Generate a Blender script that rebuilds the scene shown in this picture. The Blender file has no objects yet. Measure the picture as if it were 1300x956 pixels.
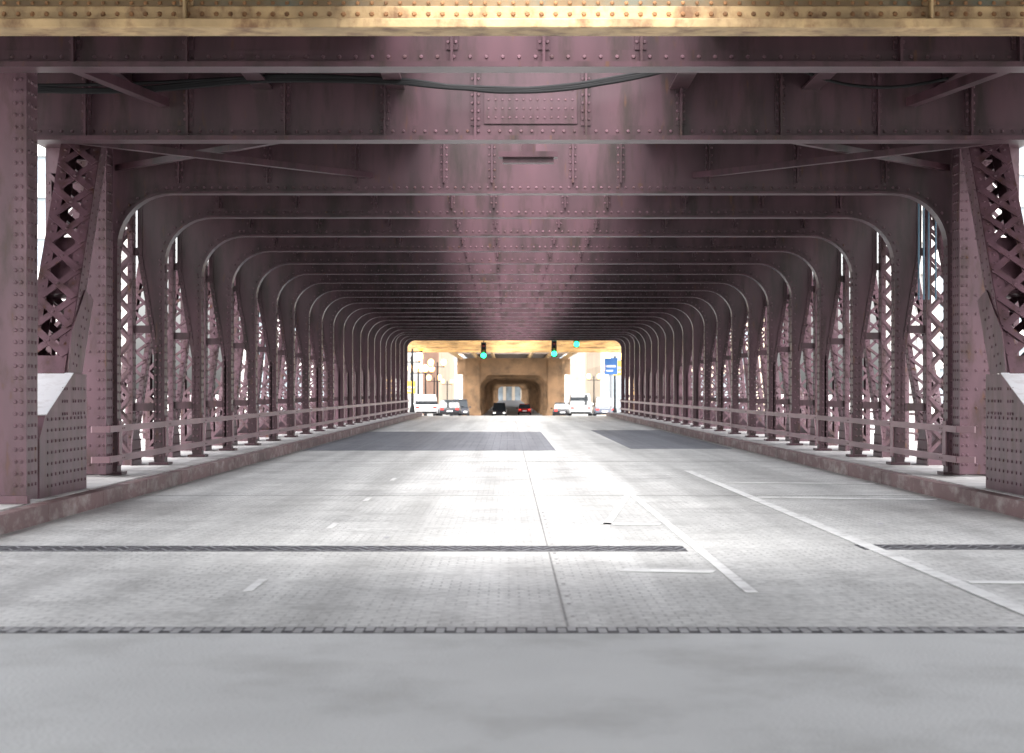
import bpy, math, random
from mathutils import Vector, Matrix
random.seed(7)
scene=bpy.context.scene
R=math.radians

# ------------------------------------------------------------------ materials
def mat(name, base, rough=0.6, metal=0.0, var=0.25, scale=1.5, col2=None, c2amt=0.5, c2scale=3.0,
        bump=0.0, bscale=40.0, stretch=(1,1,1), emit=None, estr=0.0, spec=0.5, col3=None):
    m=bpy.data.materials.new(name); m.use_nodes=True
    nt=m.node_tree; N=nt.nodes; L=nt.links
    b=N['Principled BSDF']
    b.inputs['Roughness'].default_value=rough; b.inputs['Metallic'].default_value=metal
    b.inputs['Specular IOR Level'].default_value=spec
    tc=N.new('ShaderNodeTexCoord'); mp=N.new('ShaderNodeMapping')
    mp.inputs['Scale'].default_value=stretch
    L.new(tc.outputs['Object'],mp.inputs['Vector'])
    n1=N.new('ShaderNodeTexNoise'); n1.inputs['Scale'].default_value=scale; n1.inputs['Detail'].default_value=3
    L.new(mp.outputs[0],n1.inputs['Vector'])
    r1=N.new('ShaderNodeMapRange'); r1.inputs[1].default_value=0.3; r1.inputs[2].default_value=0.7
    r1.inputs[3].default_value=1-var; r1.inputs[4].default_value=1+var
    L.new(n1.outputs['Fac'],r1.inputs[0])
    sc=N.new('ShaderNodeVectorMath'); sc.operation='SCALE'
    if col2:
        mx=N.new('ShaderNodeMix'); mx.data_type='RGBA'; mx.inputs[6].default_value=(*base,1)
        mx.inputs[7].default_value=(*col2,1)
        n2=N.new('ShaderNodeTexNoise'); n2.inputs['Scale'].default_value=c2scale; n2.inputs['Detail'].default_value=5
        n2.inputs['Roughness'].default_value=0.65
        L.new(mp.outputs[0],n2.inputs['Vector'])
        r2=N.new('ShaderNodeMapRange'); r2.inputs[1].default_value=0.48; r2.inputs[2].default_value=0.68
        r2.inputs[3].default_value=0; r2.inputs[4].default_value=c2amt
        L.new(n2.outputs['Fac'],r2.inputs[0]); L.new(r2.outputs[0],mx.inputs[0])
        last=mx.outputs[2]
        if col3:   # isolated rust blooms
            n4=N.new('ShaderNodeTexNoise'); n4.inputs['Scale'].default_value=7; n4.inputs['Detail'].default_value=4
            L.new(mp.outputs[0],n4.inputs['Vector'])
            r4=N.new('ShaderNodeMapRange'); r4.inputs[1].default_value=0.64; r4.inputs[2].default_value=0.74; r4.inputs[4].default_value=0.8
            L.new(n4.outputs['Fac'],r4.inputs[0])
            m4=N.new('ShaderNodeMix'); m4.data_type='RGBA'; m4.inputs[7].default_value=(*col3,1)
            L.new(last,m4.inputs[6]); L.new(r4.outputs[0],m4.inputs[0]); last=m4.outputs[2]
        L.new(last,sc.inputs[0])
    else:
        sc.inputs[0].default_value=base
    L.new(r1.outputs[0],sc.inputs['Scale'])
    L.new(sc.outputs[0],b.inputs['Base Color'])
    if bump>0:
        n3=N.new('ShaderNodeTexNoise'); n3.inputs['Scale'].default_value=bscale; n3.inputs['Detail'].default_value=2
        L.new(tc.outputs['Object'],n3.inputs['Vector'])
        bp=N.new('ShaderNodeBump'); bp.inputs['Strength'].default_value=bump; bp.inputs['Distance'].default_value=0.02
        L.new(n3.outputs['Fac'],bp.inputs['Height']); L.new(bp.outputs[0],b.inputs['Normal'])
    if emit:
        b.inputs['Emission Color'].default_value=(*emit,1); b.inputs['Emission Strength'].default_value=estr
    return m

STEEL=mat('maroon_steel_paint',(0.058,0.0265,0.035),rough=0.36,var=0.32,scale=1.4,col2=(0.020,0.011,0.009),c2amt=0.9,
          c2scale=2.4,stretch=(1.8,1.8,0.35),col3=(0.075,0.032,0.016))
STEEL2=mat('maroon_steel_lattice',(0.118,0.062,0.078),rough=0.40,var=0.30,scale=2.0,col2=(0.050,0.025,0.020),c2amt=0.85,
          c2scale=3.5,stretch=(1.5,1.5,0.45),col3=(0.12,0.05,0.025))
TAN=mat('rusty_tan_paint',(0.40,0.28,0.14),rough=0.6,var=0.3,scale=2.5,col2=(0.13,0.06,0.025),c2amt=0.9,c2scale=3.5,
        stretch=(1.2,1.2,0.8),bump=0.2,bscale=30)
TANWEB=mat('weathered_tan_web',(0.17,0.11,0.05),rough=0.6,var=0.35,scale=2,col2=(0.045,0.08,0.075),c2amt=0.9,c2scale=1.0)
RUST=mat('rusty_rivets',(0.24,0.12,0.05),rough=0.7,var=0.4,scale=9)
LSTEEL=mat('elevated_railway_paint',(0.42,0.26,0.10),rough=0.6,var=0.3,scale=0.8,col2=(0.15,0.08,0.03),c2amt=0.9,c2scale=0.9)
LBROWN=mat('elevated_railway_column_paint',(0.22,0.125,0.06),rough=0.7,var=0.25,scale=0.8,col2=(0.08,0.05,0.025),c2amt=0.8,c2scale=0.7)
DECK=mat('upper_deck_dark_steel',(0.03,0.017,0.02),rough=0.7,var=0.3)
KERB=mat('kerb_steel',(0.16,0.095,0.095),rough=0.6,var=0.3,col2=(0.34,0.30,0.28),c2amt=0.8,c2scale=5,stretch=(1,0.4,1))
CONC=mat('ledge_concrete',(0.50,0.48,0.47),rough=0.85,var=0.2,scale=1.0,col2=(0.25,0.22,0.21),c2amt=0.7,c2scale=2.5)
WHITEPL=mat('pale_cover_plate',(0.72,0.71,0.73),rough=0.5,var=0.06,col2=(0.45,0.4,0.4),c2amt=0.5,c2scale=6)
ASPH=mat('street_asphalt',(0.14,0.14,0.14),rough=0.85,var=0.25)
GROUND=mat('ground_paving',(0.42,0.41,0.39),rough=0.9,var=0.15,scale=0.3)
APPR=mat('approach_concrete',(0.60,0.605,0.60),rough=0.75,var=0.08,scale=0.8,col2=(0.44,0.44,0.43),c2amt=0.8,c2scale=0.9,bump=0.4,bscale=45,stretch=(1,0.6,1))
PAINT=mat('worn_white_paint',(0.82,0.82,0.81),rough=0.6,var=0.06,scale=6,col2=(0.54,0.53,0.52),c2amt=1.0,c2scale=3.5)
DARKGR=mat('dark_joint_steel',(0.045,0.045,0.052),rough=0.6,var=0.3,scale=5)
GRB=mat('grating_bar_steel',(0.24,0.24,0.255),rough=0.5,var=0.3,scale=3)
BLACK=mat('black_rubber',(0.012,0.012,0.013),rough=0.7,var=0.2,spec=0.2)
CONDUIT=mat('blue_conduit',(0.10,0.2,0.28),rough=0.4,var=0.2)
WATER=mat('river_water',(0.05,0.09,0.08),rough=0.12,var=0.2,scale=0.1,bump=0.5,bscale=1.2)
STONE=mat('pale_stone',(0.62,0.60,0.57),rough=0.8,var=0.08,scale=0.2)
STONE2=mat('warm_stone',(0.55,0.46,0.36),rough=0.8,var=0.1,scale=0.2)
BRICK=mat('red_brick',(0.36,0.22,0.16),rough=0.85,var=0.15,scale=0.5)
GLASSB=mat('window_glass',(0.25,0.29,0.32),rough=0.15,var=0.3,scale=0.35)
CHROME=mat('grey_metal',(0.35,0.35,0.36),rough=0.35,metal=0.6,var=0.1)
CARGL=mat('car_glass',(0.02,0.025,0.03),rough=0.06,var=0.05)
GREEN=mat('green_signal_lens',(0.0,0.5,0.2),emit=(0.02,1.0,0.32),estr=9)
REDL=mat('red_tail_lens',(0.5,0.02,0.02),emit=(1,0.05,0.03),estr=1.5)
WARM=mat('warm_lamp_globe',(0.9,0.7,0.4),emit=(1.0,0.45,0.12),estr=6)
AMBER=mat('amber_lamp_lens',(0.9,0.4,0.05),emit=(1.0,0.26,0.02),estr=7)
HEADL=mat('headlight_lens',(0.9,0.9,0.9),emit=(1,0.95,0.85),estr=3)
SIGNB=mat('blue_sign_face',(0.05,0.16,0.42),rough=0.4,var=0.05)
SIGNY=mat('yellow_sign_face',(0.75,0.5,0.06),rough=0.4,var=0.05)
def paint(n,c): return mat(n,c,rough=0.25,var=0.03)

def road_mat(name,base,dark,gridamt,grid=(0.12,0.12),mortar=0.012):
    m=mat(name,base,rough=0.5,var=0.07,scale=0.45,col2=tuple(c*0.76 for c in base),c2amt=0.9,c2scale=1.3)
    nt=m.node_tree;N=nt.nodes;L=nt.links;b=N['Principled BSDF']
    tc=N.new('ShaderNodeTexCoord')
    br=N.new('ShaderNodeTexBrick'); br.offset=0.5
    br.inputs['Scale'].default_value=1.0
    br.inputs['Brick Width'].default_value=grid[0]; br.inputs['Row Height'].default_value=grid[1]
    br.inputs['Mortar Size'].default_value=mortar; br.inputs['Mortar Smooth'].default_value=0.3
    L.new(tc.outputs['Object'],br.inputs['Vector'])
    nn=N.new('ShaderNodeTexNoise'); nn.inputs['Scale'].default_value=1.1; nn.inputs['Detail'].default_value=5
    L.new(tc.outputs['Object'],nn.inputs['Vector'])
    mr=N.new('ShaderNodeMapRange'); mr.inputs[1].default_value=0.38; mr.inputs[2].default_value=0.62
    mr.inputs[3].default_value=gridamt*0.15; mr.inputs[4].default_value=gridamt
    L.new(nn.outputs['Fac'],mr.inputs[0])
    mp=N.new('ShaderNodeMapping'); mp.inputs['Scale'].default_value=(1.9,0.045,1)
    L.new(tc.outputs['Object'],mp.inputs['Vector'])
    st=N.new('ShaderNodeTexNoise'); st.inputs['Scale'].default_value=1.0; st.inputs['Detail'].default_value=5
    L.new(mp.outputs[0],st.inputs['Vector'])
    sr=N.new('ShaderNodeMapRange'); sr.inputs[1].default_value=0.35; sr.inputs[2].default_value=0.62
    sr.inputs[3].default_value=0.76; sr.inputs[4].default_value=1.08
    L.new(st.outputs['Fac'],sr.inputs[0])
    fn=N.new('ShaderNodeTexNoise'); fn.inputs['Scale'].default_value=14; fn.inputs['Detail'].default_value=3
    L.new(tc.outputs['Object'],fn.inputs['Vector'])
    fr=N.new('ShaderNodeMapRange'); fr.inputs[1].default_value=0.33; fr.inputs[2].default_value=0.6; fr.inputs[3].default_value=0.74; fr.inputs[4].default_value=1.05
    L.new(fn.outputs['Fac'],fr.inputs[0])
    m0=N.new('ShaderNodeMath'); m0.operation='MULTIPLY'; L.new(sr.outputs[0],m0.inputs[0]); L.new(fr.outputs[0],m0.inputs[1])
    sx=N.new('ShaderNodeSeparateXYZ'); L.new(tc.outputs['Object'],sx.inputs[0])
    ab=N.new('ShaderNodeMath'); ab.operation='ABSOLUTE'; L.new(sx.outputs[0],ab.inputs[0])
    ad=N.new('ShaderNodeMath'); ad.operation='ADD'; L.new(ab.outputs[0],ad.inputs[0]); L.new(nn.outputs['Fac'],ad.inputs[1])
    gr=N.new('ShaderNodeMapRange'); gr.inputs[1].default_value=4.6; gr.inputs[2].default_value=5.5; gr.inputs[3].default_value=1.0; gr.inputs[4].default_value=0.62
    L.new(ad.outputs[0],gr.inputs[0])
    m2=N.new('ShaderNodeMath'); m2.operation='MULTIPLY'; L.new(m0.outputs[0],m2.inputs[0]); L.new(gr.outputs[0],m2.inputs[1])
    mu=N.new('ShaderNodeMath'); mu.operation='MULTIPLY'
    L.new(br.outputs['Fac'],mu.inputs[0]); L.new(mr.outputs[0],mu.inputs[1])
    mx=N.new('ShaderNodeMix'); mx.data_type='RGBA'; mx.inputs[7].default_value=(*dark,1)
    src=b.inputs['Base Color'].links[0].from_socket
    sc=N.new('ShaderNodeVectorMath'); sc.operation='SCALE'
    L.new(src,sc.inputs[0]); L.new(m2.outputs[0],sc.inputs['Scale'])
    L.new(sc.outputs[0],mx.inputs[6]); L.new(mu.outputs[0],mx.inputs[0])
    L.new(mx.outputs[2],b.inputs['Base Color'])
    return m
ROAD=road_mat('bridge_roadway_concrete',(0.70,0.70,0.685),(0.27,0.27,0.27),0.65,(0.13,0.13),0.008)
GRATE=road_mat('open_grating_deck',(0.26,0.27,0.30),(0.04,0.04,0.045),1.0,(0.35,0.35))

# ------------------------------------------------------------------ builder
class MB:
    def __init__(s): s.v=[]; s.f=[]
    def add(s,vs,fs):
        o=len(s.v); s.v.extend([tuple(v) for v in vs]); s.f.extend([tuple(i+o for i in f) for f in fs])
    def box(s,x0,x1,y0,y1,z0,z1):
        s.add([(x0,y0,z0),(x1,y0,z0),(x1,y1,z0),(x0,y1,z0),(x0,y0,z1),(x1,y0,z1),(x1,y1,z1),(x0,y1,z1)],
              [(0,3,2,1),(4,5,6,7),(0,1,5,4),(1,2,6,5),(2,3,7,6),(3,0,4,7)])
    def bar(s,p,q,w,t,n):
        p=Vector(p);q=Vector(q);d=(q-p).normalized();n=Vector(n);n=(n-d*n.dot(d)).normalized();u=d.cross(n)
        a=u*(w/2);b=n*(t/2)
        s.add([p-a-b,p+a-b,p+a+b,p-a+b,q-a-b,q+a-b,q+a+b,q-a+b],
              [(0,1,2,3),(7,6,5,4),(4,5,1,0),(5,6,2,1),(6,7,3,2),(7,4,0,3)])
    def rivet(s,p,n,r=0.018):
        p=Vector(p);n=Vector(n).normalized()
        a=n.orthogonal().normalized();b=n.cross(a)
        vs=[];K=6
        for rr,h in ((r,0),(r*0.62,r*0.62)):
            for i in range(K):
                t=2*math.pi*i/K; vs.append(p+a*(rr*math.cos(t))+b*(rr*math.sin(t))+n*h)
        fs=[(i,(i+1)%K,K+(i+1)%K,K+i) for i in range(K)]+[tuple(range(K,2*K))]
        s.add(vs,fs)
    def rline(s,p,q,pitch,n,r=0.018):
        p=Vector(p);q=Vector(q);L=(q-p).length;k=max(1,int(L/pitch))
        for i in range(k+1): s.rivet(p+(q-p)*(i/k),n,r)
    def cyl(s,p,q,r0,r1=None,K=12):
        r1=r0 if r1 is None else r1
        p=Vector(p);q=Vector(q);n=(q-p).normalized();a=n.orthogonal().normalized();b=n.cross(a)
        vs=[]
        for c,r in ((p,r0),(q,r1)):
            for i in range(K):
                t=2*math.pi*i/K; vs.append(c+a*(r*math.cos(t))+b*(r*math.sin(t)))
        s.add(vs,[(i,(i+1)%K,K+(i+1)%K,K+i) for i in range(K)]+[tuple(range(K,2*K)),tuple(range(K-1,-1,-1))])
    def sphere(s,c,r,K=12,J=8,sz=1.0):
        vs=[];c=Vector(c)
        for j in range(J+1):
            ph=math.pi*j/J
            for i in range(K):
                t=2*math.pi*i/K
                vs.append(c+Vector((r*math.sin(ph)*math.cos(t),r*math.sin(ph)*math.sin(t),r*sz*math.cos(ph))))
        s.add(vs,[(j*K+i,(j+1)*K+i,(j+1)*K+(i+1)%K,j*K+(i+1)%K) for j in range(J) for i in range(K)])
    def prism(s,poly,axis,a0,a1):
        def P(c,a):
            return (a,c[0],c[1]) if axis=='x' else ((c[0],a,c[1]) if axis=='y' else (c[0],c[1],a))
        n=len(poly)
        vs=[P(c,a0) for c in poly]+[P(c,a1) for c in poly]
        s.add(vs,[tuple(range(n-1,-1,-1)),tuple(range(n,2*n))]+[(i,(i+1)%n,n+(i+1)%n,n+i) for i in range(n)])
    def obj(s,name,m,parent=None,smooth=False,bevel=0):
        me=bpy.data.meshes.new(name); me.from_pydata(s.v,[],s.f); me.update()
        o=bpy.data.objects.new(name,me); scene.collection.objects.link(o); me.materials.append(m)
        if smooth:
            for p in me.polygons: p.use_smooth=True
        if bevel:
            md=o.modifiers.new('bevel','BEVEL'); md.width=bevel; md.segments=2; md.limit_method='ANGLE'
        if parent: o.parent=parent
        return o
def empty(name,loc=(0,0,0)):
    e=bpy.data.objects.new(name,None); scene.collection.objects.link(e); e.location=loc; e.empty_display_size=0.2
    return e

def lattice(B,RV,p,q,u,W,v,D,rivets=True,pitch=None,plate=0.35,lac=0.055,fl=0.07,back=True):
    p=Vector(p);q=Vector(q);u=Vector(u).normalized();d=(q-p).normalized();v=Vector(v);v=(v-d*v.dot(d)).normalized()
    L=(q-p).length
    for s in(-1,1):
        c=u*(s*W/2)
        B.bar(p+c,q+c,D,0.022,u)
        for t in(-1,1):
            off=u*(s*(W/2-fl/2))+v*(t*D/2)
            B.bar(p+off,q+off,fl,0.018,v)
    pt=pitch or W*0.95
    n=max(1,int(round((L-2*plate)/pt))); st=(L-2*plate)/n
    front=-1 if v.y>0 else 1
    for t in(-1,1):
        if t!=front and not back: continue
        vo=v*(t*(D/2+0.014))
        for e0,e1 in((0,plate),(L-plate,L)):
            B.bar(p+d*e0+vo,p+d*e1+vo,W*0.98,0.014,v)
        for i in range(n):
            a=p+d*(plate+i*st)+vo; b=p+d*(plate+(i+1)*st)+vo
            w=u*(W/2-0.03)
            B.bar(a-w,b+w,lac,0.012,v)
            B.bar(a+w+v*(t*0.013),b-w+v*(t*0.013),lac,0.012,v)
            if rivets and t==front:
                RV.rivet((a+b)/2+v*(t*0.02),v*t,0.022)
    if rivets:
        t=front
        vo=v*(t*(D/2+0.009)); nn=v*t
        k=int(L/0.12)
        for s in(-1,1):
            for i in range(k+1):
                RV.rivet(p+d*(L*i/k)+u*(s*(W/2-fl/2))+vo,nn,0.02)
        for s in (-1,1):
            for i in range(k+1):
                for tt in (-0.3,0.3):
                    RV.rivet(p+d*(L*i/k)+u*(s*(W/2+0.011))+v*(D*tt),u*s,0.018)

# ------------------------------------------------------------------ bridge
bridge=empty('steel_truss_bridge')
HW=5.65; ZB=4.01; ZT=5.2; Y0=30.0; SP=4.1; NP=22; RAD=0.75; PW=0.40; PB=0.15
beams=MB(); webs=MB(); riv=MB()
def pwid(z):
    if z<=1.9: return PB
    return PB+(PW-PB)*min(1,(z-1.9)/1.5)
def portal(y,k):
    path=[];outer=[]
    n=10
    RAD=0.75 if k<18 else 0.45
    def half(sgn):
        a=[];o=[]
        for z in (0.17,0.9,1.9,2.6,ZB-RAD): a.append((sgn*HW,z)); o.append((sgn*(HW+pwid(z)),z))
        for i in range(1,n+1):
            th=math.pi/2*i/n
            a.append((sgn*(HW-RAD+RAD*math.cos(th)),ZB-RAD+RAD*math.sin(th)))
            t=i/n
            if t<0.5: o.append((sgn*(HW+PW),ZB-RAD+(ZT-ZB+RAD)*t/0.5))
            else: o.append((sgn*((HW+PW)+(-RAD-PW)*(t-0.5)/0.5),ZT))
        return a,o
    l,lo=half(-1); r,ro=half(1)
    path=l+r[::-1]; outer=lo+ro[::-1]
    for yy in(y-0.012,y+0.012):
        vs=[(x,yy,z) for x,z in path]+[(x,yy,z) for x,z in outer]; m=len(path)
        webs.add(vs,[(i,i+1,m+i+1,m+i) for i in range(m-1)])
    fw=0.15; th=0.03
    m=len(path); vs=[]
    for i,(x,z) in enumerate(path):
        a=path[max(0,i-1)];b=path[min(m-1,i+1)]
        tx,tz=b[0]-a[0],b[1]-a[1];L=math.hypot(tx,tz);nx,nz=tz/L,-tx/L
        vs+=[(x,y-fw,z),(x,y+fw,z),(x+nx*th,y+fw,z+nz*th),(x+nx*th,y-fw,z+nz*th)]
    fs=[]
    for i in range(m-1):
        for j in range(4):
            fs.append((4*i+j,4*i+(j+1)%4,4*i+4+(j+1)%4,4*i+4+j))
    beams.add(vs,fs)
    vs=[]
    for i,(x,z) in enumerate(path):
        a=path[max(0,i-1)];b=path[min(m-1,i+1)]
        tx,tz=b[0]-a[0],b[1]-a[1];L=math.hypot(tx,tz);nx,nz=-tz/L,tx/L
        vs+=[(x,y-0.03,z),(x+nx*0.12,y-0.03,z+nz*0.12),(x+nx*0.12,y-0.012,z+nz*0.12)]
    fs=[]
    for i in range(m-1):
        fs.append((3*i,3*i+1,3*i+4,3*i+3)); fs.append((3*i+1,3*i+2,3*i+5,3*i+4))
    beams.add(vs,fs)
    beams.box(-HW-PW,HW+PW,y-0.17,y+0.17,ZT,ZT+0.03)
    xs=[-4.8,-3.6,-2.4,-1.2,-0.55,0.55,1.2,2.4,3.6,4.8]
    for x in xs:
        beams.box(x-0.05,x+0.05,y-0.032,y-0.012,ZB+0.12,ZT); beams.box(x-0.012,x+0.012,y-0.12,y-0.032,ZB+0.12,ZT)
    for s in(-1,1):
        beams.box(min(s*(HW-0.1),s*(HW+PB+0.05)),max(s*(HW-0.1),s*(HW+PB+0.05)),y-0.22,y+0.22,0.172,0.21)
        for (z0,z1) in((0.25,1.9),(1.9,3.4),(3.4,4.4)):
            beams.bar((s*(HW+pwid(z0)-0.03),y-0.02,z0),(s*(HW+pwid(z1)-0.03),y-0.02,z1),0.07,0.02,(0,1,0))
        for zz in(1.0,2.2,3.4):
            a,b=sorted((s*(HW+pwid(zz)),s*(HW+0.46))); beams.box(a,b,y-0.05,y+0.05,zz,zz+0.12)
    if k<=9:
        pt=0.11 if k<4 else 0.16
        rr=0.021
        for s in(-1,1):
            riv.rline((s*(HW+0.05),y-0.03,0.3),(s*(HW+0.05),y-0.03,ZB-RAD),pt,(0,-1,0),rr)
            riv.rline((s*(HW+PB-0.03),y-0.03,0.3),(s*(HW+PB-0.03),y-0.03,1.9),pt,(0,-1,0),rr*0.9)
            riv.rline((s*(HW+PB-0.03),y-0.03,2.0),(s*(HW+PW-0.03),y-0.03,3.4),pt,(0,-1,0),rr*0.9)
            for yo in(-0.10,0.10):
                riv.rline((s*(HW-th),y+yo,0.3),(s*(HW-th),y+yo,ZB-RAD),pt*1.1,(-s,0,0),rr)
            for i in range(9):
                t=math.pi/2*(i+0.5)/9; rc=RAD+0.06
                riv.rivet((s*(HW-RAD+rc*math.cos(t)),y-0.03,ZB-RAD+rc*math.sin(t)),(0,-1,0),rr)
        riv.rline((-(HW-RAD),y-0.03,ZB+0.06),(HW-RAD,y-0.03,ZB+0.06),pt,(0,-1,0),rr)
        for x in xs:
            for xo in(-0.035,0.035): riv.rline((x+xo,y-0.032,ZB+0.2),(x+xo,y-0.032,ZB+0.9),0.09,(0,-1,0),0.018)
for k in range(NP): portal(Y0+SP*k,k)

def wide_beam(B,RVb,y,zb,zt,x0,x1,stf,pt=0.12,fw=0.2,fth=0.05,rr=0.021,rows=1,webB=None):
    (webB or B).box(x0,x1,y-0.012,y+0.012,zb+fth,zt)
    B.box(x0,x1,y-fw,y+fw,zb,zb+fth)
    B.box(x0,x1,y-0.035,y-0.012,zb+fth,zb+fth+0.13*rows)
    B.box(x0,x1,y-fw,y+fw,zt,zt+0.03)
    for r_ in range(rows):
        RVb.rline((x0,y-0.035,zb+fth+0.065+0.12*r_),(x1,y-0.035,zb+fth+0.065+0.12*r_),pt,(0,-1,0),rr)
    for x in stf:
        B.box(x-0.055,x+0.055,y-0.05,y-0.012,zb+fth+0.13*rows,zt); B.box(x-0.012,x+0.012,y-0.17,y-0.05,zb+fth,zt)
        for xo in(-0.035,0.035): RVb.rline((x+xo,y-0.05,zb+0.25),(x+xo,y-0.05,zt-0.05),0.09,(0,-1,0),rr*0.9)
wide_beam(beams,riv,25.0,4.13,5.25,-7.2,7.2,[-6.2,-5.1,-3.95,-2.85,-1.72,-0.70,0.55,1.62,2.75,3.85,4.9,6.1],webB=webs)
beams.box(-0.60,0.45,24.955,24.985,4.33,4.78)
for z in(4.40,4.50,4.60,4.71): riv.rline((-0.55,24.955,z),(0.40,24.955,z),0.075,(0,-1,0),0.014)
wide_beam(beams,riv,20.5,4.29,5.25,-7.2,7.2,[-4.35,-3.3,-0.85,0.0,0.9,3.3,4.4],webB=webs,pt=0.15)
for x in(-4.6,-3.1,-1.6,1.6,3.1,4.6):
    webs.box(x-0.012,x+0.012,-5,117,4.75,5.2); beams.box(x-0.1,x+0.1,-5,117,4.72,4.745)
for s in(-1,1):
    beams.bar((s*5.6,25.3,4.22),(s*2.2,29.8,4.22),0.10,0.08,(0,0,1))
    beams.bar((s*2.2,25.3,4.32),(s*5.6,29.8,4.32),0.10,0.08,(0,0,1))
    beams.bar((s*4.9,20.7,4.55),(s*4.2,24.8,4.55),0.12,0.1,(0,0,1))
beams.box(-0.45,0.30,27.9,28.2,4.27,4.34); beams.box(-0.40,0.25,27.95,28.15,4.20,4.27); beams.box(-0.16,0.02,28.0,28.1,4.34,5.2)
webs.obj('girder_webs',STEEL,bridge); beams.obj('flanges_and_stiffeners',STEEL,bridge)

# trusses
lat=MB(); rl=MB(); XC=HW+0.70
for s in(-1,1):
    for k in range(NP):
        y=Y0+SP*k
        lattice(lat,rl,(s*XC,y,0.0),(s*XC,y,4.6),(1,0,0),0.46,(0,1,0),0.28,rivets=k<7,back=k<3)
        if k<NP-1:
            lattice(lat,rl,(s*XC,y+0.25,0.25),(s*XC,y+SP-0.2,4.3),(1,0,0),0.38,(0,-1,0.9),0.20,rivets=k<7,plate=0.5,back=False)
        gx=s*(XC-0.245)
        lat.prism([(y-0.4,0.05),(y+0.6,0.05),(y+0.45,0.55),(y+0.15,0.75),(y-0.15,0.75),(y-0.35,0.5)],'x',min(gx,gx-s*0.02),max(gx,gx-s*0.02))
        if k<7:
            for a in(0.25,0.4,0.55):
                rl.rline((gx-s*0.02,y-0.3,a),(gx-s*0.02,y+0.45,a),0.11,(-s,0,0),0.016)
    a,b=sorted((s*(XC-0.26),s*(XC+0.26)))
    lat.box(a,b,24.6,118,4.6,5.15)
    lat.box(a,b,22,118,-0.7,-0.02)
    lattice(lat,rl,(s*5.60,25.15,1.35),(s*5.60,27.6,4.55),(1,0,0),0.48,(0,-1,0.75),0.36,plate=0.3,lac=0.085,fl=0.12)
    lat.prism([(25.95,2.45),(26.25,2.40),(26.75,3.05),(26.45,3.15)],'x',s*5.6-0.2,s*5.6+0.2)
    a,b=sorted((s*5.20,s*5.85)); yp=22.3
    lat.box(a,b,yp,yp+0.03,0.2,4.9); lat.box(a,b,yp+0.5,yp+0.53,0.2,4.9)
    lat.box(min(s*5.20,s*5.23),max(s*5.20,s*5.23),yp+0.03,yp+0.5,0.2,4.9)
    lat.box(a-0.04,b+0.04,yp-0.15,yp-0.005,0.17,0.25)
    for xx in(5.25,5.31,5.5,5.62,5.74,5.8):
        rl.rline((s*xx,yp,0.35),(s*xx,yp,4.7),0.12 if xx<5.4 or xx>5.7 else 0.26,(0,-1,0),0.022)
    for yy in(0.1,0.25,0.42): rl.rline((s*5.20,yp+yy,0.35),(s*5.20,yp+yy,4.7),0.12,(-s,0,0),0.022)
    i_,o_=s*5.28,s*6.3
    lat.prism([(23.3,0.166),(25.9,0.166),(25.9,1.50),(25.05,1.50),(23.6,1.05),(23.3,0.8)],'x',min(i_,o_),max(i_,o_))
    for zz in (0.28,0.4,0.52,0.64,0.76,0.88,1.0): rl.rline((i_,23.7,zz),(i_,25.8,zz),0.2,(-s,0,0),0.021)
    for yy in(24.5,24.62,24.74,25.1,25.22,25.4,25.55,25.75): rl.rline((i_,yy,1.05),(i_,yy,1.33),0.1,(-s,0,0),0.021)
    d=Vector((0,25.05-23.6,0.45)).normalized(); nrm=Vector((0,-d.z,d.y))
    pedc=MB()
    pedc.bar(Vector((s*5.78,23.6,1.05))-d*0.02+nrm*0.008,Vector((s*5.78,25.05,1.50))+nrm*0.008,1.03,0.012,nrm)
    pedc.obj('sloped_cover_plate',WHITEPL,bridge)
    lat.prism([(25.06,1.505),(25.9,1.505),(26.6,2.4),(26.1,2.5),(25.3,2.0)],'x',min(s*5.33,s*5.345),max(s*5.33,s*5.345))
    for t in range(7):
        rl.rivet((s*5.33,25.35+t*0.12,1.62+t*0.11),(-s,0,0),0.019); rl.rivet((s*5.33,25.55+t*0.12,1.6+t*0.11),(-s,0,0),0.019)
    a,b=sorted((s*(HW+0.02),s*(HW+0.46)))
    lat.box(a,b,29.3,29.33,0.2,4.9)
    a2,b2=sorted((s*(HW+0.02),s*(HW+0.05))); lat.box(a2,b2,29.33,29.8,0.2,4.9)
    for j in range(36):
        z=0.33+j*0.125
        for xx in(0.06,0.12,0.36,0.42): rl.rivet((s*(HW+xx),29.3,z),(0,-1,0),0.022)
        if j%2==0: rl.rivet((s*(HW+0.24),29.3,z),(0,-1,0),0.022)
        for yy in(29.42,29.55,29.68): rl.rivet((s*(HW+0.02),yy,z),(-s,0,0),0.021)
    for yy in(18.0,20.5,25.0):
        a,b=sorted((s*6.9,s*7.2)); lat.box(a,b,yy-0.15,yy+0.15,0,5.25)
lat.obj('truss_members',STEEL2,bridge)
rl.obj('truss_rivets',STEEL2,bridge); riv.obj('girder_rivets',STEEL2,bridge)

gb=MB();gr=MB();gw=MB()
wide_beam(gb,gr,18.0,4.235,5.25,-7.2,7.2,[-2.95,3.1],pt=0.115,fw=0.22,fth=0.075,rr=0.022,rows=1,webB=gw)
gr.rline((-7.2,17.965,4.235+0.23),(7.2,17.965,4.235+0.23),0.115,(0,-1,0),0.018)
gb.obj('tan_girder_flanges',TAN,bridge,bevel=0.008); gw.obj('tan_girder_web',TANWEB,bridge); gr.obj('tan_girder_rivets',RUST,bridge)

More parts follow.
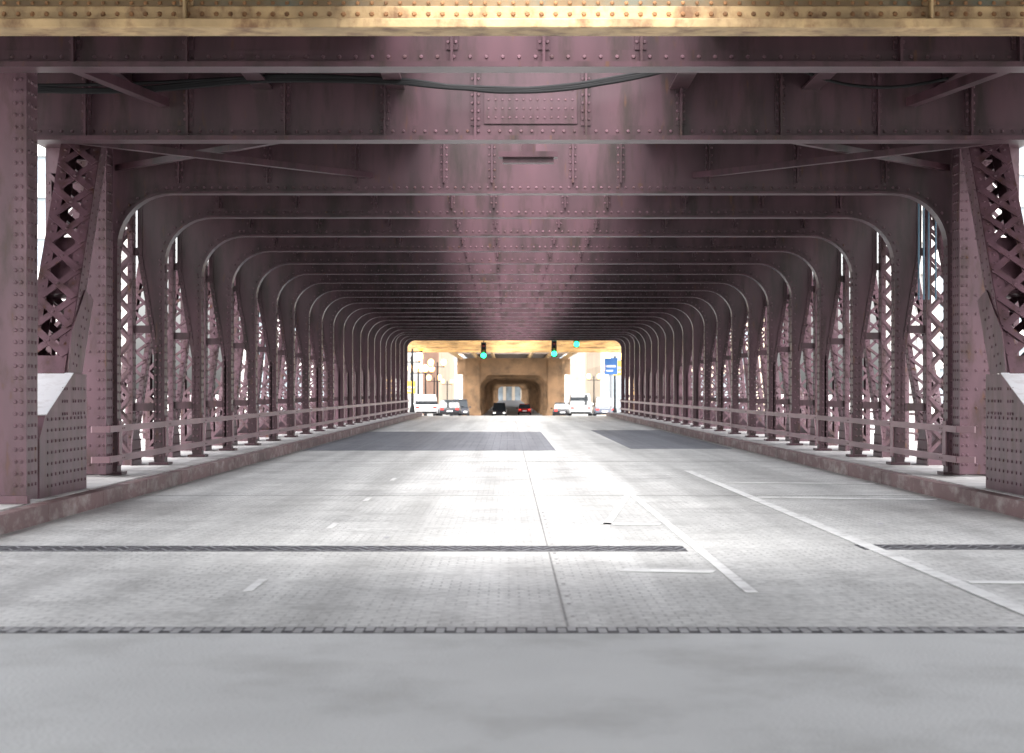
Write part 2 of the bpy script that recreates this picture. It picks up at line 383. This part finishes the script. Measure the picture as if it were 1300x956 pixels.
# upper deck with open slot between the two tracks, carried unseen over the camera for shade
dk=MB()
for s in(-1,1):
    a,b=sorted((s*1.3,s*7.25)); dk.box(a,b,-6,117.5,5.30,5.45)
    for x in(2.0,3.45):
        dk.box(min(s*x-0.04,s*x+0.04),s*x+0.04,-6,117.5,5.45,5.62)
dk.box(-1.299,1.299,-6,14.0,5.30,5.45)  # unseen panel added to shut the slot's front end and dim the foreground road
dk.obj('upper_deck',DECK,bridge)

rail=MB();rr_=MB()
for s in(-1,1):
    for z in(0.36,0.76):
        a,b=sorted((s*5.56,s*5.595)); rail.box(a,b,29.0,116.5,z,z+0.085)
        rail.bar((s*5.578,29.0,z+0.042),(s*5.78,28.85,z+0.042),0.085,0.035,(s*0.6,1,0))
    for k in range(NP):
        y=Y0+SP*k
        a,b=sorted((s*5.597,s*5.617)); rail.box(a,b,y-0.12,y+0.12,0.30,0.90)
        if k<8:
            for z in(0.40,0.80):
                for dy in(-0.07,0.07): rr_.rivet((s*5.56,y+dy,z),(-s,0,0),0.015)
rail.obj('guard_rails',mat('guard_rail_paint',(0.25,0.15,0.17),rough=0.4,var=0.3,scale=0.7),bridge); rr_.obj('guard_rail_bolts',STEEL2,bridge)

def cable(name,pts,r,m,parent):
    cu=bpy.data.curves.new(name,'CURVE'); cu.dimensions='3D'; cu.bevel_depth=r; cu.bevel_resolution=2
    sp=cu.splines.new('NURBS'); sp.points.add(len(pts)-1); sp.use_endpoint_u=True; sp.order_u=4
    for p,q in zip(sp.points,pts): p.co=(*q,1)
    o=bpy.data.objects.new(name,cu); scene.collection.objects.link(o); cu.materials.append(m); o.parent=parent
for i in range(6):
    j=lambda a:random.uniform(-a,a)
    pts=[(-5.6,24.3,4.66+j(.06)),(-4.6,24.25,4.60+j(.07)),(-3.4,24.3,4.76+j(.04)),(-2.2,24.2,4.76+j(.06)),(-1.3,24.2,4.68+j(.06)),
         (-0.4,24.2,4.58+j(.07)),(0.5,24.2,4.66+j(.06)),(1.3,24.2,4.80+j(.05)),(1.8,24.3,4.95)]
    cable('hanging_cable_%d'%i,pts,0.019,BLACK,bridge)
cable('hanging_cable_7',[(2.6,24.2,5.0),(3.0,24.2,4.72),(3.7,24.2,4.60),(4.3,24.2,4.68),(5.0,24.2,4.85),(5.8,24.2,5.0)],0.018,BLACK,bridge)
cable('hanging_cable_8',[(-5.9,22.4,4.2),(-5.4,22.8,4.6),(-4.9,23.2,4.75),(-4.3,23.6,4.72),(-3.7,24,4.9)],0.018,BLACK,bridge)
for x in(5.50,5.57,5.64,5.74):
    cable('conduit_%d'%int(x*100),[(x-0.02,31.2,2.6),(x-0.02,31.2,3.2),(x-0.02,31.2,3.8),(x-0.02,31.2,4.3)],0.012,CONDUIT,bridge)

# ------------------------------------------------------------------ road and deck surfaces
def gz(y): return 0.0 if y<118 else (-(y-118)*0.0133 if y<260 else -1.889)
def sheet(name,x0,x1,ys,dz,m,parent=None):
    B=MB(); vs=[]
    for y in ys: vs+= [(x0,y,gz(y)+dz),(x1,y,gz(y)+dz)]
    B.add(vs,[(2*i,2*i+1,2*i+3,2*i+2) for i in range(len(ys)-1)])
    return B.obj(name,m,parent)
road=empty('road')
sheet('bridge_deck_surface',-4.92,4.92,[12.15,118],0.0,ROAD,road)
sheet('approach_surface',-4.92,4.92,[-40,11.85],0.0,APPR,road)
sheet('street_surface',-8,8,[118.0,150,200,260,1500],-0.004,ASPH,road)
sl=MB(); sl.box(-9.3,9.3,22,118,-0.6,-0.05); sl.obj('deck_slab',DECK,road)
J=MB(); J.box(-4.92,4.92,11.85,12.15,-0.02,0.002); J.obj('joint_recess',DARKGR,road)
T=MB(); x=-4.9
while x<4.9:
    T.box(x,x+0.045,11.86,12.06,0.003,0.006); T.box(x+0.055,x+0.1,11.96,12.14,0.003,0.006); x+=0.11
T.obj('finger_joint_teeth',mat('joint_teeth_steel',(0.36,0.36,0.37),rough=0.5,var=0.3,scale=2),road)
def grating(x0,x1,y0,y1,nm):
    A=MB(); A.box(x0,x1,y0,y1,0.001,0.004); A.obj(nm+'_bed',DARKGR,road)
    B=MB(); x=x0
    ym=(y0+y1)/2; i=0
    while x+0.09<x1:
        for a,b in((y0+0.03,ym),(ym,y1-0.03)):
            if i%2: a,b=b,a
            B.bar((x,a,0.006),(x+0.09,b,0.006),0.02,0.003,(0,0,1))
        x+=0.09;i+=1
    B.box(x0,x1,y0,y0+0.02,0.0045,0.007); B.box(x0,x1,y1-0.02,y1,0.0045,0.007)
    B.obj(nm+'_bars',GRB,road)
grating(-4.9,1.13,17.9,18.5,'grating_west'); grating(2.6,4.9,18.1,18.65,'grating_east')
P=MB(); P.box(-4.85,0.72,48.5,71,0.001,0.006); P.box(2.45,4.75,50,74,0.001,0.006); P.obj('open_grating_panels',GRATE,road)
S=MB(); S.box(-0.007,0.007,12.2,118,0.0005,0.0035)
for y in (27.5,41,76,95): S.box(-4.92,4.92,y,y+0.02,0.0006,0.003)
S.obj('deck_seams',mat('seam_tar',(0.28,0.275,0.27),var=0.3,scale=4),road)
SS=MB()
y=12.6
while y<24:
    SS.box(0.03,0.055,y+0.1,y+0.17,0.0006,0.0045); y+=random.uniform(0.35,0.9)
SS.obj('seam_clips',mat('clip_steel',(0.36,0.35,0.35),var=0.3,scale=4),road)
M=MB()
def flat(p,q,w,z=0.0065): M.bar((p[0],p[1],z),(q[0],q[1],z),w,0.003,(0,0,1))
flat((2.72,12.3),(2.60,36),0.12)
flat((1.24,14.2),(1.22,28.0),0.08)
flat((0.38,18.6),(1.17,27.6),0.08)
for y in(27.0,31.5): flat((2.72,y),(4.8,y-0.6),0.28)
flat((2.8,15.0),(4.7,14.8),0.2); flat((0.5,21.6),(1.15,21.5),0.3)
flat((0.5,16.0),(1.15,15.85),0.25)
for y in(14.3,20.8,26.0,32.0): flat((-2.02,y),(-2.02,y+0.9),0.06)
M.obj('lane_markings',PAINT,road)
Lb=MB()
for x,y in((3.3,21.5),(-3.9,14.2),(-1.4,19.5),(4.3,18.9),(-3.2,31),(-2.6,24),(0.9,24.5),(3.9,15.5),(-4.5,18.9),(-4.7,22)):
    a=random.uniform(0,3); r=random.uniform(0.02,0.035)
    Lb.add([(x+r*math.cos(a+t)*random.uniform(.6,1.3),y+2*r*math.sin(a+t),0.012) for t in(0,1.1,2.3,3.2,4.4,5.4)],[(0,1,2,3,4,5)])
Lb.obj('litter',mat('litter_paper',(0.4,0.4,0.45)))
kb=MB();lg=MB()
for s in(-1,1):
    a,b=sorted((s*4.92,s*5.08)); kb.box(a,b,-40,118,-0.05,0.18)
    a,b=sorted((s*5.082,s*5.2)); kb.box(a,b,-40,118,0.05,0.150)
    for y in range(-38,118,3):
        a,b=sorted((s*4.915,s*5.085)); kb.box(a,b,y,y+0.03,0.0,0.184)
    a,b=sorted((s*5.201,s*6.75)); lg.box(a,b,-40,118,-0.04,0.165)
kb.obj('kerb',KERB,bevel=0.01); lg.obj('ledge',CONC)
sw=MB()
for s in(-1,1):
    a,b=sorted((s*6.751,s*9.3)); sw.box(a,b,-40,118,-0.04,0.16)
sw.obj('sidewalk',CONC)
pr=MB()
for s in(-1,1):
    for z in(0.3,0.75,1.2): pr.box(s*9.1-0.03,s*9.1+0.03,22,118,z,z+0.05)
    for i in range(40): pr.box(s*9.1-0.05,s*9.1+0.05,22+i*2.4,22.1+i*2.4,0.16,1.3)
pr.obj('sidewalk_railing',STEEL2)

# ------------------------------------------------------------------ ground, river, banks
G=MB(); G.add([(-600,-300,-0.06),(600,-300,-0.06),(600,22,-0.06),(-600,22,-0.06)],[(0,1,2,3)])
vs=[];ys=[118.5,150,200,260,3000]
for y in ys: vs+=[(-1500,y,gz(y)-0.05),(1500,y,gz(y)-0.05)]
G.add(vs,[(2*i,2*i+1,2*i+3,2*i+2) for i in range(len(ys)-1)])
G.obj('ground',GROUND)
Wt=MB(); Wt.add([(-600,22,-5.5),(600,22,-5.5),(600,118.5,-5.5),(-600,118.5,-5.5)],[(0,1,2,3)]); Wt.obj('river_water',WATER)
Q=MB(); Q.box(-600,600,21.6,22.0,-6,-0.07); Q.box(-600,600,118.1,118.49,-6,-0.055); Q.obj('quay_wall',CONC)

# ------------------------------------------------------------------ buildings
def building(name,x0,x1,y0,y1,h,fl,m,bay=3.2):
    e=empty(name); z0=gz(y0)-2 if y0>118 else -0.1
    c=MB(); c.box(x0,x1,y0,y1,z0,h); c.obj('glass_core',GLASSB,e)
    w=MB(); fh=(h-4.5)/fl
    nx=max(2,int((x1-x0)/bay)); ny=max(2,int((y1-y0)/bay))
    for i in range(nx+1):
        x=x0+(x1-x0)*i/nx
        w.box(x-0.55,x+0.55,y0-0.35,y0-0.002,z0,h); w.box(x-0.55,x+0.55,y1+0.002,y1+0.35,z0,h)
    for i in range(ny+1):
        y=y0+(y1-y0)*i/ny
        w.box(x0-0.35,x0-0.002,y-0.55,y+0.55,z0,h); w.box(x1+0.002,x1+0.35,y-0.55,y+0.55,z0,h)
    for j in range(fl+1):
        z=4.5+j*fh
        w.box(x0-0.30,x1+0.30,y0-0.30,y0-0.003,z-0.75,z+0.35); w.box(x0-0.30,x0-0.003,y0,y1,z-0.75,z+0.35)
        w.box(x1+0.003,x1+0.30,y0,y1,z-0.75,z+0.35)
    w.obj('walls',m,e)
    r=MB(); r.box(x0-0.8,x1+0.8,y0-0.8,y1+0.8,h,h+0.9); r.box(x0+3,x1-3,y0+3,y1-3,h+0.9,h+4); r.obj('cornice_and_roof',m,e)
building('stone_office_building',-62,-38,185,215,46,12,STONE)
building('corner_office_building',-30,-12.5,250,300,34,9,STONE)
building('brick_loft_building',-34,-12.5,305,370,26,7,BRICK)
building('warm_stone_building',12.8,34,300,360,30,8,STONE2)
building('glass_office_building',44,74,230,260,55,15,STONE)
building('stone_loft_building',-32,-12.5,380,480,28,8,STONE2)
building('pale_loft_building',12.8,32,370,470,24,7,STONE)
building('far_office_building',-40,40,800,830,60,16,STONE2)

# ------------------------------------------------------------------ elevated railway beyond the bridge
el=empty('elevated_railway'); E=MB(); ties=MB(); C=MB()
for i,y in enumerate([120.5,126,132,138,144,151,158]):
    zb=4.15; E.box(-9.2,9.4,y-0.015,y+0.015,zb,zb+0.95); E.box(-9.2,9.4,y-0.2,y+0.2,zb-0.05,zb); E.box(-9.2,9.4,y-0.2,y+0.2,zb+0.95,zb+1)
    for j in range(15): xx=-9+j*1.3; E.box(xx-0.05,xx+0.05,y-0.15,y-0.016,zb,zb+0.95)
    if i in(1,3,6):
        for s in(-1,1): E.box(s*8.8-0.25,s*8.8+0.25,y-0.25,y+0.25,gz(y)-0.1,zb-0.05)
for x in(-5.5,-3.6,-1.8,1.9,3.8,5.8): E.box(x-0.1,x+0.1,118.5,700,4.75,5.1)
y=119
while y<225:
    ties.box(-5.8,-1.6,y,y+0.25,5.12,5.3); ties.box(1.8,6.0,y,y+0.25,5.12,5.3); y+=0.9
ties.box(-5.0,5.5,225,800,5.12,5.3)  # solid deck slab, not separate ties, added to darken the bents below
y=228.0; cx=0.25; first=True
while y<760:
    hw=3.5 if first else 3.9
    cw=1.75 if first else 0.9
    zf=gz(y); zb=3.15 if first else 3.0
    for s in(-1,1):
        a,b=sorted((cx+s*hw,cx+s*(hw+cw)))
        C.box(a,b,y-0.3,y-0.2,zf-0.1,4.6); C.box(a,b,y+0.2,y+0.3,zf-0.1,4.6)
        C.box(a+0.1,a+0.3,y-0.38,y+0.38,zf-0.1,4.6); C.box(b-0.3,b-0.1,y-0.38,y+0.38,zf-0.1,4.6)
        C.box(a-0.12,b+0.12,y-0.5,y+0.5,zf-0.1,zf+0.8)
        Rk=1.6;poly=[(cx+s*hw,zb)]
        for t in range(7):
            th=math.pi/2*t/6; poly.append((cx+s*(hw-Rk+Rk*math.cos(th)),zb-Rk+Rk*math.sin(th)))
        C.prism(poly if s<0 else poly[::-1],'y',y-0.12,y+0.12)
    C.box(cx-hw-cw-0.6,cx+hw+cw+0.6,y-0.15,y+0.15,zb,4.6); C.box(cx-hw-cw-0.6,cx+hw+cw+0.6,y-0.4,y+0.4,zb-0.1,zb-0.001)
    C.box(cx-hw-cw-0.6,cx+hw+cw+0.6,y-0.4,y+0.4,4.601,4.74)
    y+=30 if first else 24; first=False
E.obj('steel_frames',LSTEEL,el); C.obj('column_bents',LBROWN,el); ties.obj('track_ties_and_deck',mat('timber_ties',(0.12,0.09,0.07)),el)

# ------------------------------------------------------------------ traffic lights
def tlight(x,y,z,top):
    e=empty('traffic_light',(x,y,z)); B=MB()
    B.box(-0.14,0.14,-0.10,0.12,-0.17,0.72)
    for i in range(3):
        zc=i*0.27; K=10
        for a in range(K):
            t0=math.pi*a/K;t1=math.pi*(a+1)/K
            B.add([(0.12*math.cos(t0),-0.1,zc+0.12*math.sin(t0)),(0.12*math.cos(t1),-0.1,zc+0.12*math.sin(t1)),
                   (0.12*math.cos(t1),-0.28,zc+0.12*math.sin(t1)),(0.12*math.cos(t0),-0.28,zc+0.12*math.sin(t0))],[(0,1,2,3)])
    B.cyl((0,0,0.72),(0,0,top-z),0.025)
    B.obj('housing',BLACK,e)
    g=MB(); g.sphere((0,-0.14,0),0.14,12,8); g.obj('green_lens',GREEN,e)
    for i,c in((1,(0.12,0.08,0.01)),(2,(0.12,0.01,0.01))):
        q=MB(); q.sphere((0,-0.1,i*0.27),0.09,12,8); q.obj('unlit_lens_%d'%i,mat('unlit_lens',c),e)
tlight(-1.66,119.8,3.25,4.1); tlight(2.17,119.8,3.35,4.1); tlight(3.36,118.9,3.85,5.3)

def lamp(x,y,h=4.2,m=WARM):
    z=gz(y); e=empty('street_lamp',(x,y,z)); B=MB()
    B.cyl((0,0,0),(0,0,0.7),0.2,0.13); B.cyl((0,0,0.7),(0,0,h),0.09,0.06); B.cyl((0,0,h),(0,0,h+0.2),0.1,0.04)
    B.cyl((-0.6,0,h-0.25),(0.6,0,h-0.25),0.035)
    for s in(-0.6,0.6): B.cyl((s,0,h-0.3),(s,0,h-0.05),0.06,0.1)
    B.obj('post',BLACK,e)
    g=MB()
    for s in(-0.6,0.6): g.sphere((s,0,h+0.15),0.28,12,8,1.15)
    g.obj('globes',m,e)
for x,y,h in((-7.6,166,4.4),(-7.9,186,4.0),(-8.3,213,4.6),(-8.6,247,4.4),(9.0,200,4.4),(9.4,250,4.6),(-8.6,300,4.4),(-6.9,205,5.0),(8.0,172,4.6)): lamp(x,y,h)
lamp(-6.75,148,4.6,AMBER)

def sign(x,y,z,w,h,m,name):
    e=empty(name,(x,y,0)); g0=gz(y)
    B=MB(); B.cyl((0,0.05,g0),(0,0.05,z+h/2),0.04); B.obj('pole',CHROME,e)
    B=MB(); B.box(-w/2,w/2,-0.02,0.0,z-h/2,z+h/2); B.obj('sign_face',m,e,bevel=0.01)
    B=MB(); B.box(-w/2+0.1,w/2-0.1,-0.026,-0.022,z-0.06,z+0.06); B.box(-w/2+0.1,w/2*0.3,-0.026,-0.022,z-h*0.32,z-h*0.22); B.obj('lettering',WHITEPL,e)
sign(5.6,127,2.75,0.75,0.95,SIGNB,'street_sign'); sign(7.2,150,2.9,0.8,1.0,SIGNY,'warning_sign'); sign(-7.3,158,1.6,0.7,0.9,SIGNY,'warning_sign')

# ------------------------------------------------------------------ vehicles
def car(name,x,y,col,L=4.5,W=1.82,H=1.5,rear=True,suv=False):
    z=gz(y)+0.01; e=empty(name,(x,y,z)); pm=paint(name+'_paint',col)
    if not rear: e.rotation_euler=(0,0,math.pi)
    h1=0.95 if suv else 0.85
    B=MB()
    secs=[(-L/2,0.45,h1-0.12,0.86),(-L/2+0.12,0.30,h1,0.95),(-L/4,0.26,h1+0.02,1.0),(L/4,0.26,h1-0.02,1.0),(L/2-0.35,0.28,h1-0.2,0.95),(L/2,0.42,h1-0.35,0.82)]
    vs=[]
    for yy,zl,zh,ws in secs:
        w=W/2*ws
        vs+=[(-w*0.94,yy,zl),(-w,yy,(zl+zh)/2),(-w*0.93,yy,zh),(w*0.93,yy,zh),(w,yy,(zl+zh)/2),(w*0.94,yy,zl)]
    fs=[(6*i+j,6*i+(j+1)%6,6*i+6+(j+1)%6,6*i+6+j) for i in range(len(secs)-1) for j in range(6)]
    fs+=[tuple(range(5,-1,-1)),tuple(range(6*(len(secs)-1),6*len(secs)))]
    B.add(vs,fs)
    r0=-L/2+(0.18 if suv else 0.55)
    w=W/2
    B.add([(-w*0.78,r0+0.25,H-0.06),(w*0.78,r0+0.25,H-0.06),(w*0.76,L*0.08,H-0.05),(-w*0.76,L*0.08,H-0.05),
           (-w*0.72,r0+0.4,H),(w*0.72,r0+0.4,H),(w*0.7,L*0.05,H),(-w*0.7,L*0.05,H)],
          [(0,3,2,1),(4,5,6,7),(0,1,5,4),(1,2,6,5),(2,3,7,6),(3,0,4,7)])
    B.obj('body',pm,e,bevel=0.03)
    G_=MB()
    G_.add([(-w*0.9,r0-0.1,h1),(w*0.9,r0-0.1,h1),(w*0.9,L*0.26,h1-0.03),(-w*0.9,L*0.26,h1-0.03),
            (-w*0.775,r0+0.26,H-0.062),(w*0.775,r0+0.26,H-0.062),(w*0.755,L*0.07,H-0.062),(-w*0.755,L*0.07,H-0.062)],
           [(0,3,2,1),(4,5,6,7),(0,1,5,4),(1,2,6,5),(2,3,7,6),(3,0,4,7)])
    G_.obj('windows',CARGL,e)
    T_=MB()
    for sx in(-1,1):
        for yy in(-L*0.31,L*0.31): T_.cyl((sx*(w-0.22),yy,0.33),(sx*(w-0.01),yy,0.33),0.33,K=18)
    T_.box(-w*0.85,w*0.85,-L/2-0.03,-L/2+0.1,0.3,0.42)
    T_.obj('tyres',BLACK,e)
    R_=MB(); Hh=MB(); Pn=MB()
    for sx in(-1,1):
        R_.box(min(sx*w*0.55,sx*w*0.84),max(sx*w*0.55,sx*w*0.84),-L/2-0.02,-L/2+0.15,0.66,0.80)
        Hh.box(min(sx*w*0.5,sx*w*0.8),max(sx*w*0.5,sx*w*0.8),L/2-0.2,L/2+0.02,0.52,0.64)
        Pn.box(min(sx*w,sx*(w+0.18)),max(sx*w,sx*(w+0.18)),L*0.17,L*0.2,h1,h1+0.13)
    R_.obj('tail_lights',REDL,e); Hh.obj('head_lights',HEADL,e); Pn.obj('mirrors',pm,e)
    Pl=MB(); Pl.box(-0.25,0.25,-L/2-0.025,-L/2+0.0,0.5,0.62); Pl.obj('licence_plate',WHITEPL,e)
car('suv_car',-6.3,163,(0.75,0.75,0.76),suv=True,H=1.65)
car('sedan_car',-5.2,186,(0.03,0.03,0.035))
car('suv_car',-4.9,208,(0.05,0.05,0.06),rear=False,suv=True,H=1.75)
car('suv_car',5.2,170,(0.75,0.75,0.76),suv=True,H=1.8,rear=True)
car('sedan_car',4.9,214,(0.02,0.02,0.022))
car('suv_car',8.0,192,(0.1,0.11,0.14),suv=True,H=1.8)
car('sedan_car',1.9,300,(0.3,0.02,0.02)); car('suv_car',-1.4,270,(0.04,0.04,0.05),suv=True,H=1.8,rear=False)

# ------------------------------------------------------------------ light
w=bpy.data.worlds.new('World'); scene.world=w; w.use_nodes=True
N=w.node_tree.nodes;L=w.node_tree.links; bg=N['Background']
sky=N.new('ShaderNodeTexSky'); sky.sky_type='NISHITA'; sky.sun_disc=False
sky.sun_elevation=R(56); sky.sun_rotation=R(180); sky.dust_density=5; sky.air_density=1.0
hs=N.new('ShaderNodeHueSaturation'); hs.inputs['Saturation'].default_value=0.22
L.new(sky.outputs[0],hs.inputs['Color']); L.new(hs.outputs[0],bg.inputs['Color'])
bg.inputs['Strength'].default_value=0.78
sd=bpy.data.lights.new('sun','SUN'); sd.energy=5.0; sd.angle=R(60); sd.color=(1.0,0.97,0.95)
so=bpy.data.objects.new('sun',sd); scene.collection.objects.link(so); so.rotation_euler=(R(34),0,0)

cd=bpy.data.cameras.new('camera'); cd.sensor_width=36; cd.lens=2800/1300*36; cd.clip_end=6000; cd.clip_start=0.1
cd.shift_y=19/1300; cd.shift_x=5/1300
co=bpy.data.objects.new('camera',cd); scene.collection.objects.link(co)
co.location=(-0.33,0,1.3); co.rotation_euler=(R(90),0,0); scene.camera=co
cd.dof.use_dof=True; cd.dof.focus_distance=32; cd.dof.aperture_fstop=4.0
scene.view_settings.view_transform='Standard'; scene.view_settings.look='None'; scene.view_settings.exposure=0
